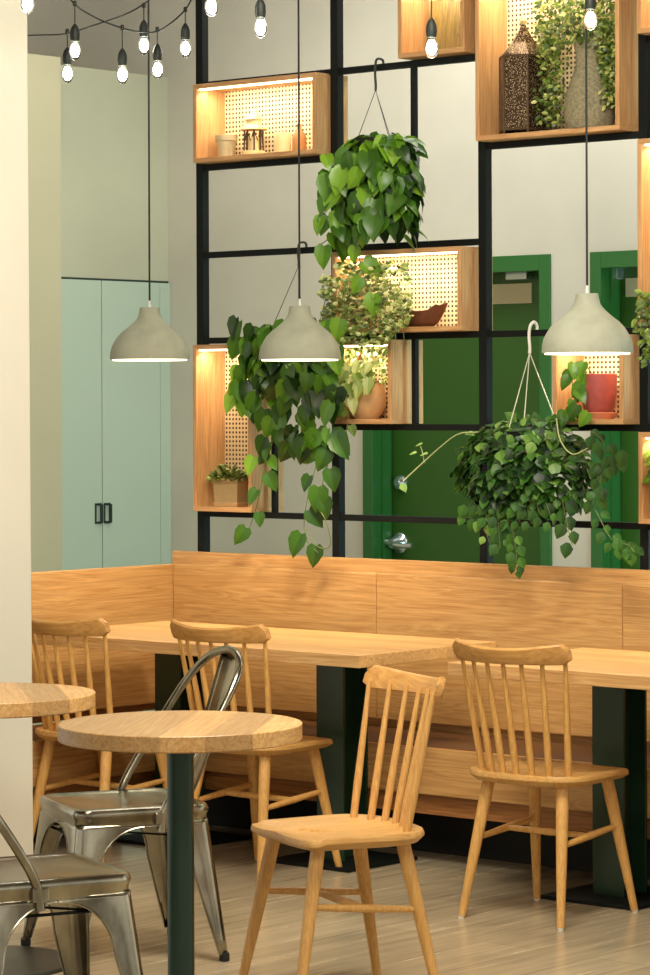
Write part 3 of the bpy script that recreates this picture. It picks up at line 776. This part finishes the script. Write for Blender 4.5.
# --- plant 2: long trailing pothos, left of centre, below the second bar
cx = onY(291, 330, -.03).x; h2 = onY(300, 250, HY); top = onY(291, 322, -.03).z
p2 = thing('hanging_pothos', 'long trailing hanging pothos behind the middle pendant, vines reaching down towards the bench', 'plant', (cx, -.03, 0))
hook_and_cords(p2, h2.x-cx, GY0+.03, zb[3], [(-.07, -.03, top-.03), (.07, -.04, top-.03), (0, .06, top-.03)], M['wire'], M['wire'], drop=.05)
pot_hang(p2, .075, top-.02)
f = Fol(11); st = MB()
hang(f, (0, 0, top-.03), 28, .08, .155, .24, .085, .047, stems=st, squash=.5, lift=.04)
L2 = lambda px, py, Y=-.07: onY(px, py, Y)-V((cx, -.03, 0))
for i in range(105):
    px = f.r.uniform(236, 340); py = f.r.uniform(318, 445)
    if px < 262 and py > 405: py -= 50
    f.leaf(L2(px, py, -.12+f.r.random()*.05), (f.r.uniform(-.8, .8), -.1, -1), VIEW+V((f.r.uniform(-1, .8), 0, f.r.uniform(-.2, 1))), .092*f.r.uniform(.65, 1.08), 'heart', .85*f.r.random())
vine(f, st, [L2(262, 330), L2(246, 350), L2(240, 385), L2(238, 405)], 7, .08, t0=.6, t1=1)
vine(f, st, [L2(278, 420), L2(270, 450), L2(262, 480), L2(256, 508), L2(246, 536)], 6, .07, t0=.1, t1=.5)
vine(f, st, [L2(285, 420), L2(272, 440), L2(266, 455), L2(250, 462)], 4, .072, t0=.7, t1=1)
vine(f, st, [L2(315, 430), L2(318, 455), L2(309, 490), L2(304, 520), L2(306, 540), L2(318, 553)], 5, .085, t0=.05, t1=.4)
vine(f, st, [L2(325, 425), L2(330, 450), L2(322, 485), L2(318, 500)], 5, .10, t0=.1, t1=.4)
vine(f, st, [L2(312, 500), L2(325, 520), L2(330, 545), L2(318, 547), L2(306, 530)], 0, .05)
vine(f, st, [L2(290, 440), L2(300, 458), L2(318, 452), L2(326, 436)], 1, .06)
f.m.build('foliage', M['pothos'], p2, smooth=True, autosmooth=False); st.build('stems', M['stem'], p2, smooth=True)

# --- plant 3: ivy ball at right on a white hook
cy = -.06; cx = onY(527, 440, cy).x; h3 = onY(531, 333, HY); top = onY(527, 428, cy).z
p3 = thing('hanging_ivy', 'dense dark green hanging ivy on a white hook, right of centre above the bench', 'plant', (cx, cy, 0))
L3 = lambda px, py, Y=cy-.1: onY(px, py, Y)-V((cx, cy, 0))
hook_and_cords(p3, h3.x-cx, GY0-cy, zb[2], [L3(509, 427), L3(524, 418, cy), L3(553, 414)], M['white'], M['wirew'], big=True, drop=.06)
pot_hang(p3, .10, top-.01)
f = Fol(5); st = MB()
for i in range(1500):
    # ellipsoidal mound spilling over the pot
    u = f.r.uniform(0, 2*pi); v = f.r.uniform(-.9, 1); q = sqrt(1-v*v)
    d = V((cos(u)*q*.265, sin(u)*q*.15, v*.17)); k = f.r.uniform(.72, 1.0)
    if sin(u) > .3 and v < .5: continue
    c0_ = V((-.005, -.01, top-.135))+d*k
    f.stemleaf(c0_, V((cos(u)*q, sin(u)*q-.2, v*.6)), .043, 'ivy', droop=.7, tint=min(1, f.r.random()**1.5*(.85+.2*v)), up=.5, w=1.1)
for i in range(9):
    a = (i-4)/4
    e0 = V((a*.15, -.10, top-.24)); vine(f, st, [e0, e0+V((a*.02, -.01, -.03)), e0+V((a*.03, 0, -.04-.04*f.r.random()))], 4, .042, 'ivy', .0013, .1, .6)
vine(f, st, [L3(505, 500), L3(512, 530), L3(516, 555), L3(514, 572)], 15, .042, 'ivy', .0012, .15, .7)
vine(f, st, [L3(500, 500), L3(498, 520), L3(500, 548)], 12, .042, 'ivy', .0012, .15, .6)
vine(f, st, [L3(562, 500), L3(566, 520), L3(572, 545)], 6, .05, 'ivy', .0012, .1, .3)
vine(f, st, [L3(590, 430), L3(604, 445), L3(600, 480), L3(592, 505)], 14, .045, 'ivy', .0012, .1, .45)
vine(f, st, [L3(595, 470), L3(608, 462), L3(626, 452)], 9, .05, 'ivy', .0012, .1, .4)
vine(f, st, [L3(595, 510), L3(612, 540), L3(628, 545), L3(634, 552)], 16, .045, 'ivy', .0012, .15, .5)
vine(f, st, [L3(480, 500), L3(482, 520), L3(490, 545)], 7, .042, 'ivy', .0015, .7, 1)
sw = MB()
vine(f, sw, [L3(478, 432), L3(458, 434), L3(440, 447), L3(420, 465), L3(403, 481)], 0, .04, 'ivy', .0022)
vine(f, sw, [L3(424, 463), L3(422, 452), L3(420, 446)], 0, .04, 'ivy', .0016)
vine(f, sw, [L3(556, 418), L3(560, 440), L3(572, 454), L3(588, 448)], 0, .04, 'ivy', .0022)
for a, b in ((422, 444), (416, 453), (427, 454), (466, 433), (472, 433), (401, 484)):
    f.leaf(L3(a, b), (f.r.uniform(-1, 1), 0, -.1), (.1, -.5, 1), .035, 'ivy', 1)
f.m.build('foliage', M['ivy'], p3, smooth=True, autosmooth=False); st.build('stems', M['stem'], p3, smooth=True); sw.build('pale_tendrils', M['stemw'], p3, smooth=True)

# --- bushy variegated plant in the middle box
zf = zb[2]+T+.0005
x, y, z = on_box(352, .085, zf)
p4 = thing('variegated_plant', 'bushy small-leaved variegated plant spilling out of the left of the middle box', 'plant', (x, y, z))
MB().lathe([(0, 0), (.045, 0), (.06, .09), (.063, .1), (.055, .1), (.05, .085), (0, .085)], 24).build('pot', M['terracotta'], p4, smooth=True)
f = Fol(21); st = MB()
L4 = lambda px, py, Y: onY(px, py, Y)-V((x, y, z))
for i in range(1500):
    px = f.r.uniform(322, 412); hi = 262 if px > 338 else 275; lo = 345 - max(0, px-385)*.9 if px > 350 else 345
    py = f.r.uniform(hi, lo); Y = .10-.20*f.r.random()
    if px < 336 and Y > .0: Y = -.01-.08*f.r.random()
    if px > 390 and py < 290 and f.r.random() < .6: continue
    if py > 325 and Y > -.01: Y = -.02-.08*f.r.random()
    o = V((f.r.uniform(-1, 1), -.8, f.r.uniform(-.4, .6)))
    f.leaf(L4(px, py, Y), o+V((0, 0, -.3)), VIEW+V((f.r.uniform(-.9, .9), 0, f.r.uniform(-.2, 1))), .021*f.r.uniform(.7, 1.2), 'oval', f.r.random()**.9, 1.2)
for i in range(26):
    px = f.r.uniform(328, 400); st.tube(smoothpath([V((0, -.02, .1)), L4(px, 285, -.04), L4(px+f.r.uniform(-12, 8), f.r.uniform(300, 344), -.07)], 5), .0011, 4, cap=False)
f.m.build('foliage', M['pale'], p4, smooth=True, autosmooth=False); st.build('stems', M['stem'], p4, smooth=True)
# bark bowl
x, y, z = on_box(419, .075, zf)
m = MB(); N = 36; rows = []
r_ = random.Random(4); K = 7
for k in range(K):
    q = k/(K-1)
    for i in range(N):
        a = 2*pi*i/N; ca, sa = cos(a), sin(a)
        edge = min(.082, .056 + .040*exp(-((a-.2)/.7)**2) + .040*exp(-((a-.2-2*pi)/.7)**2) + .012*exp(-((a-pi)/.5)**2) + .006*sin(a*7)+.004*sin(a*11+1))
        rr = (.055+.06*q**.6)*(1+.05*sin(3*a+1)); rows.append((ca*rr*1.0, sa*rr*.48, q*edge))
for k in range(K-1, -1, -1):
    q = k/(K-1)
    for i in range(N):
        a = 2*pi*i/N; b = rows[k*N+i]; rows.append((b[0]*.90, b[1]*.86, max(.008, b[2])))
fs = []
for k in range(2*K-1):
    for i in range(N): j = (i+1) % N; fs.append((k*N+i, k*N+j, (k+1)*N+j, (k+1)*N+i))
fs.append(tuple(reversed(range(N)))); fs.append(tuple(range((2*K-1)*N, 2*K*N)))
o = MB().add(rows, fs).build('bark_bowl', M['bark'], None, smooth=True); o.location = (x, y, z)
tag(o, 'reddish brown rough bark bowl with one raised end in the middle box', 'bowl')

# --- tan bowl with pale plant in the small box below
zf = zb[1]+T+.0005
x, y, z = on_box(366, .08, zf)
p5 = thing('potted_syngonium', 'round tan bowl with pale trailing leaves in the small box below the bark bowl', 'plant', (x, y, z))
p5.name = 'potted_plant'
MB().lathe([(0, 0), (.04, 0), (.062, .025), (.070, .06), (.066, .1), (.058, .128), (.062, .136), (.056, .137), (.052, .12), (0, .118)], 32).build('pot', M['tanclay'], p5, smooth=True)
f = Fol(8); st = MB(); L5 = lambda px, py, Y=-.02: onY(px, py, Y)-V((x, y, z))
for i in range(26):
    px, py = f.r.uniform(336, 372), f.r.uniform(362, 385)
    f.leaf(L5(px, py, f.r.uniform(-.03, .05)), (f.r.uniform(-.7, .7), -.3, -.8), VIEW+V((f.r.uniform(-.6, .6), 0, .5)), f.r.uniform(.035, .06), 'heart', f.r.uniform(.4, 1), .8)
for a, b in ((352, 398), (346, 390), (358, 383), (368, 378), (340, 378), (333, 385)):
    f.leaf(L5(a, b), (f.r.uniform(-.2, .2), -.1, -1), VIEW, .062, 'heart', f.r.uniform(.55, .95), .8)
for i in range(260):
    px = f.r.uniform(333, 388); py = 346+f.r.random()**1.6*36
    f.leaf(L5(px, py, f.r.uniform(-.02, .11)), (f.r.uniform(-1, 1), -.5, -.6), VIEW+V((f.r.uniform(-1, 1), 0, .4)), .018, 'oval', f.r.uniform(.2, 1), 1.2)
vine(f, st, [L5(345, 385), L5(348, 405), L5(347, 425), L5(343, 450)], 4, .04, t0=.3, t1=.7)
vine(f, st, [V((0, 0, .13)), L5(350, 372), L5(338, 385), L5(332, 405)], 4, .05, t0=.6, t1=.9)
f.m.build('foliage', M['pale'], p5, smooth=True, autosmooth=False); st.build('stems', M['stem'], p5, smooth=True)

# --- pot in the tall lower left box
zf = zb[0]+T+.0005
x, y, z = on_box(231, .085, zf)
p6 = thing('potted_plant', 'square ochre clay pot with low variegated leaves in the tall lower left box', 'plant', (x, y, z), .12)
s2 = lambda a, zz: [(-a, -a*.8, zz), (a, -a*.8, zz), (a, a*.8, zz), (-a, a*.8, zz)]
vs = s2(.051, .014)+s2(.055, .086)+s2(.058, .088)+s2(.059, .105)+s2(.05, .105)+s2(.049, .09)
o = MB().add(vs, [(k*4+i, k*4+(i+1) % 4, (k+1)*4+(i+1) % 4, (k+1)*4+i) for k in range(5) for i in range(4)]+[(3, 2, 1, 0), (20, 21, 22, 23)]).build('pot', M['terracotta'], p6, bevel=.004)
vs = s2(.05, 0)+s2(.056, .016)+s2(.052, .016)+s2(.048, .006)
MB().add(vs, [(k*4+i, k*4+(i+1) % 4, (k+1)*4+(i+1) % 4, (k+1)*4+i) for k in range(3) for i in range(4)]+[(3, 2, 1, 0), (12, 13, 14, 15)]).build('saucer', M['tanclay'], p6, bevel=.002)
f = Fol(9)
for i in range(330):
    a = f.r.uniform(0, 2*pi); q = sqrt(f.r.random())
    b = V((cos(a)*q*.075-.008, sin(a)*q*.045-.012, .105+.05*(1-q*q)*f.r.random()-.012*q))
    f.leaf(b, V((cos(a), sin(a)-.2, .5))+V((f.r.uniform(-.5, .5),)*3), V((0, -.4, 1))+V((f.r.uniform(-.8, .8), f.r.uniform(-.5, .5), 0)), .025*f.r.uniform(.7, 1.3), 'oval', f.r.random(), .9)
f.m.build('foliage', M['pale'], p6, smooth=True, autosmooth=False)

# --- red pot in the right box
zf = zb[1]+T+.0005
x, y, z = on_box(598, .07, zf)
p7 = thing('potted_pothos', 'red glazed pot on a pink saucer with a pothos trailing out to the left', 'plant', (x, y, z))
MB().lathe([(0, .02), (.04, .02), (.053, .036), (.060, .095), (.062, .148), (.058, .15), (.055, .132), (0, .13)], 32).build('pot', M['red'], p7, smooth=True)
MB().lathe([(0, 0), (.05, 0), (.062, .02), (.058, .022), (.05, .019), (0, .019)], 32).build('saucer', M['redsau'], p7, smooth=True)
f = Fol(14); st = MB(); L7 = lambda px, py, Y=-.02: onY(px, py, Y)-V((x, y, z))
vine(f, st, [V((0, -.02, .135)), L7(585, 366), L7(574, 372), L7(572, 388), L7(576, 402), L7(568, 412), L7(556, 416)], 9, .05, t0=.3, t1=.85)
for a, b in ((574, 363), (571, 372), (578, 390), (581, 384), (588, 413), (564, 411), (551, 417), (577, 405)):
    f.leaf(L7(a, b), (f.r.uniform(-.8, .8), -.2, -.7), VIEW+V((0, 0, .3)), .058, 'heart', f.r.uniform(.3, .9))
f.m.build('foliage', M['pothos'], p7, smooth=True, autosmooth=False); st.build('stems', M['stem'], p7, smooth=True)

# --- woven vase with bush in the large box
x, y, z = on_box(590, .078, z1)
p8 = thing('vase_plant', 'grey woven vase full of bushy pale green foliage in the large top box', 'plant', (x, y, z))
MB().lathe([(0, 0), (.072, 0), (.085, .03), (.087, .07), (.08, .115), (.062, .165), (.046, .21), (.046, .255), (.052, .285), (.046, .287), (.04, .26), (0, .25)], 40).build('vase', M['wicker'], p8, smooth=True)
f = Fol(31); st = MB(); L8 = lambda px, py, Y: onY(px, py, Y)-V((x, y, z))
for i in range(2300):
    if f.r.random() < .6:
        px = f.r.uniform(536, 617); py = f.r.uniform(-40, 52 - max(0, 1-abs(px-576)/22)*12)
    elif f.r.random() < .55:
        px = f.r.gauss(553, 7); py = f.r.uniform(20, 124); px -= (py-20)*.03
    else:
        px = f.r.uniform(600, 617); py = f.r.uniform(20, 108)
    px = min(px, 617); Y = f.r.uniform(-.0, .12) if px < 600 else f.r.uniform(.02, .1)
    f.leaf(L8(px, py, Y), (f.r.uniform(-1, 1), -.5, f.r.uniform(-1, .4)), VIEW+V((f.r.uniform(-.9, .9), 0, f.r.uniform(-.2, 1))), .0195*f.r.uniform(.7, 1.3), 'oval', f.r.random()**1.3, 1.0)
for i in range(30):
    a = L8(f.r.uniform(540, 612), f.r.uniform(-20, 60), .06); st.tube(smoothpath([V((0, 0, .26)), V((a.x*.5, -.02, .34)), a], 5), .0012, 4, cap=False)
f.m.build('foliage', M['bush'], p8, smooth=True, autosmooth=False); st.build('stems', M['stem'], p8, smooth=True)

# --- plants at the right edge
zf = zb[2]+.004+T+.0005
x, y = xr0+.10, .08
p9 = thing('potted_plant', 'small-leaved trailing plant at the right edge, hanging over the lip of the upper cut-off box', 'plant', (x, y, zf))
MB().lathe([(0, 0), (.04, 0), (.055, .09), (.05, .09), (.045, .08), (0, .08)], 24).build('pot', M['terracotta'], p9, smooth=True)
f = Fol(17); L9 = lambda px, py, Y: onY(px, py, Y)-V((x, y, zf))
for i in range(300):
    px = f.r.uniform(636, 668); py = f.r.uniform(292, 362)
    if px < 642 and (py > 340 or f.r.random() < .5): continue
    f.leaf(L9(px, py, f.r.uniform(-.09, -.005)), (f.r.uniform(-1, 1), -.5, f.r.uniform(-1, .2)), VIEW+V((f.r.uniform(-.9, .9), 0, .5)), .026*f.r.uniform(.7, 1.2), 'oval', f.r.random()*.7, 1)
st = MB()
for i in range(5): st.tube(smoothpath([V((-.01+.01*i, -.03, .085)), L9(642+i*4, 300, -.03), L9(640+i*5, 335+i*4, -.05)], 5), .0012, 4, cap=False)
f.m.build('foliage', M['bush'], p9, smooth=True, autosmooth=False); st.build('stems', M['stem'], p9, smooth=True)
zf = zb[0]+T+.0005
x, y = xr0+.11, .085
p10 = thing('potted_plant', 'bright-leaved potted plant at the right edge inside the lower cut-off box', 'plant', (x, y, zf))
MB().lathe([(0, 0), (.05, 0), (.062, .12), (.056, .12), (.05, .1), (0, .1)], 24).build('pot', M['bottle'], p10, smooth=True)
f = Fol(19)
for i in range(40):
    a = f.r.uniform(0, 2*pi)
    f.leaf((cos(a)*.05-.02, sin(a)*.03-.02, .13+f.r.uniform(0, .09)), (cos(a), sin(a), -.2), (0, -.6, .8), .06, 'heart', f.r.uniform(.4, 1))
f.m.build('foliage', M['pothos'], p10, smooth=True, autosmooth=False)

# --- board leaning in the small top box
x = onY(446, 20, .12).x
o = MB().box((-.075, 0, 0), (.085, .018, .19), Matrix.Rotation(radians(-6), 4, 'X')).build('wooden_board', M['board'], None, bevel=.002)
o.location = (x, .105, zb[5]+T+.002); tag(o, 'olive brown wooden board leaning in the small box at the top edge', 'board')

# ================================================================ pendant lamps
def pendant(label):
    p = thing('pendant_lamp', label, 'lamp')
    R = .139
    prof = [(.232, 1.315), (.25, 1.30), (.262, 1.20), (.285, 1.10), (.33, 1.02), (.42, .92), (.56, .80), (.70, .69), (.81, .575), (.90, .43), (.96, .31), (.99, .18), (1.0, .07), (1.0, 0)]
    out = [(r*R, z*R*.53) for r, z in prof]
    inn = [(R-.009, 0)] + [(r*R-.009, z*R*.53-.004) for r, z in reversed(prof[2:-1])] + [(0, 1.2*R*.53)]
    m = MB().lathe([(0, out[0][1])] + out, 56, cap=False); m.lathe(inn, 56, cap=False); m.lathe([out[-1], (R-.009, 0)], 56, cap=False)
    m.build('shade', M['concrete'], p, smooth=True)
    return p, R
p, R = pendant('')
HT = 1.315*.139*.53*1.72
# rescale vertical profile: shade height / diameter = 60 / 92
for o in kids(p):
    for v in o.data.vertices: v.co.z *= (.652*2/1.315)/.53
HT = .652*2*R
zt_ = HT
MB().lathe([(.006, zt_-.01), (.006, zt_+.012), (.0045, zt_+.014), (.0045, zt_+.024), (0, zt_+.025)], 16).build('cord_grip', M['grip'], p, smooth=True)
MB().tube([(0, 0, zt_+.02), (0, 0, ZC-1.683)], .0034, 8).build('cord', M['cord'], p, smooth=True)
MB().lathe([(0, -.002), (R*.6, -.003), (R*.93, -.004), (R*.935, .004), (0, .004)], 48, cap=False).build('rim_glow_disc', M['lamp'], p, smooth=True)  # glowing disc added so a bright line shows below the rim
lp_ = [((149.5, 359.5), 10.30, 'left pendant lamp with a pale concrete bell shade, in front of the cupboards'), ((299.5, 359.5), 9.98, 'middle pendant lamp with a pale concrete bell shade, in front of the trailing pothos'), ((587, 353), 8.98, 'right pendant lamp with a pale concrete bell shade, in front of the red pot')]
for i, (q, D, lab) in enumerate(lp_):
    w_ = atD(q[0], q[1], D)
    r = p if i == 0 else dup(p, (0, 0, 0), 0, lab)
    r['label'] = lab; r.location = w_
    l = bpy.data.lights.new('pendant_light', 'SPOT'); l.energy = 26; l.color = (1, .86, .62); l.shadow_soft_size = .07; l.spot_size = radians(125); l.spot_blend = .5
    o = bpy.data.objects.new('pendant_light', l); C.objects.link(o); o.location = w_ - V((0, 0, .02))

# ================================================================ string lights
def string(label, pts, bulbs, D0_, D1_):
    """pts: the cable, bulbs: (px of hanging point, py, bulb centre py)"""
    s = thing('string_lights', label, 'string lights', (0, 0, 0))
    x0, x1 = pts[0][0], pts[-1][0]
    dep = lambda px: D0_+(D1_-D0_)*(px-x0)/(x1-x0)
    MB().tube(smoothpath([atD(a, b, dep(a)) for a, b in pts], 6), .0028, 6).build('cable', M['socket'], s, smooth=True)
    for a, b, c_ in bulbs:
        D = dep(a); P0_ = atD(a, b, D); P1 = atD(a, c_, D); L = P0_.z-P1.z
        k = MB().tube([P0_, (P0_.x, P0_.y, P1.z+.062)], .0022, 6)
        k.lathe([(.004, .085), (.0115, .074), (.0155, .062), (.0165, .045), (.014, .028), (0, .028)], 16, c=(P0_.x, P0_.y, P1.z))
        k.lathe([(.0, .012), (.006, .010), (.007, -.006), (0, -.008)], 10, c=tuple(P0_))
        o = k.build('bulb_socket', M['socket'], s, smooth=True)
        g_ = MB().lathe([(.0, -.034), (.009, -.031), (.017, -.020), (.0205, -.006), (.019, .008), (.0135, .022), (.0115, .032), (0, .034)], 20, c=(P0_.x, P0_.y, P1.z)); g_.lathe([(0, -.024), (.008, -.021), (.0145, -.008), (.0135, .006), (.007, .02), (0, .022)], 12, c=(P0_.x, P0_.y, P1.z), m=1)
        g_.build('bulb', [M['glass'], M['bulb']], o, smooth=True)
string('string of bulbs across the top left corner, nearly level at its left end', [(-60, 40), (26, 35.6), (64, 34), (88, 27), (130, 12), (160, -8)], [(67, 32, 73), (143.5, 6, 45)], 9.6, 10.1)
string('string of bulbs dipping in a curve at the top left above the cupboards', [(66, -10), (75, 5), (98, 19), (122, 28), (142, 32), (160, 30), (183, 12), (194, -6)], [(74.5, 4, 50), (122, 28, 74), (157, 30, 69), (185, 10, 48)], 9.6, 10.2)
string('string of bulbs crossing above the grid, mostly above the picture', [(10, -30), (27, -26), (120, -34), (211, -28), (260, -14), (340, -16), (431, -8), (510, -26), (590, -20), (640, -32)], [(27, -26, 3), (211, -28, 6), (260, -14, 27), (431, -8, 47), (590, -20, 19)], 8.75, 8.6)

# ================================================================ light
wd = bpy.data.worlds.new('World'); bpy.context.scene.world = wd; wd.use_nodes = True
bg = wd.node_tree.nodes['Background']; bg.inputs[0].default_value = (1.0, .97, .86, 1); bg.inputs[1].default_value = 1.25
def area(name, loc, to, size, e, c, sy=None):
    l = bpy.data.lights.new(name, 'AREA'); l.shape = 'RECTANGLE'; l.size = size; l.size_y = sy or size; l.energy = e; l.color = c
    o = bpy.data.objects.new(name, l); C.objects.link(o); o.location = loc
    o.rotation_euler = (V(to)-V(loc)).to_track_quat('-Z', 'Y').to_euler()
area('overhead_softbox', (3.1, -2.3, ZC-.05), (2.2, -1.0, 0), 1.6, 205, (1, .93, .80))  # unseen softbox added below the ceiling as overhead light
area('overhead_softbox', (4.6, -4.8, ZC-.05), (3.0, -2.6, .4), 1.8, 130, (1, .93, .82))  # second added softbox, out of view nearer the camera
area('corridor_light', (.3, .95, ZC-.05), (.1, 1.4, 0), 2.8, 50, (1, .98, .93), .5)
area('corridor_daylight', (3.6, 1.0, .75), (-1.8, 1.4, .7), 1.0, 48, (.50, .92, 1.0), 1.3)

# ================================================================ camera
cd = bpy.data.cameras.new('camera'); cam = bpy.data.objects.new('camera', cd); C.objects.link(cam)
cd.sensor_fit = 'VERTICAL'; cd.sensor_height = 36; cd.sensor_width = 24
cd.lens = F/975*36; cd.shift_y = (PY-487.5)/975*-1*-1; cd.clip_end = 100
cam.location = CAM
base = FW.to_track_quat('-Z', 'Y').to_matrix()
cam.rotation_euler = (base @ Matrix.Rotation(-ROLL, 3, 'Z')).to_euler()
S = bpy.context.scene; S.camera = cam
S.view_settings.view_transform = 'Standard'; S.view_settings.look = 'None'; S.view_settings.gamma = 1
S.view_settings.use_curve_mapping = False; S.view_settings.exposure = 0.18

# kinds that repeat carry one group each
for o in list(C.objects):
    if o.parent is None and o.get('label'):
        b = o.name.split('.')[0]
        g_ = dict(spindle_chair='oak spindle chairs at the tables', steel_chair='bare steel chairs at the round tables', round_table='round oak cafe tables',
                  dining_table='oak dining tables along the banquette', pendant_lamp='concrete pendant lamps in a row', string_lights='strings of bulbs near the ceiling',
                  banquette_bench='oak banquette benches', hanging_pothos='pothos plants hanging from the grid').get(b)
        if g_: o['group'] = g_
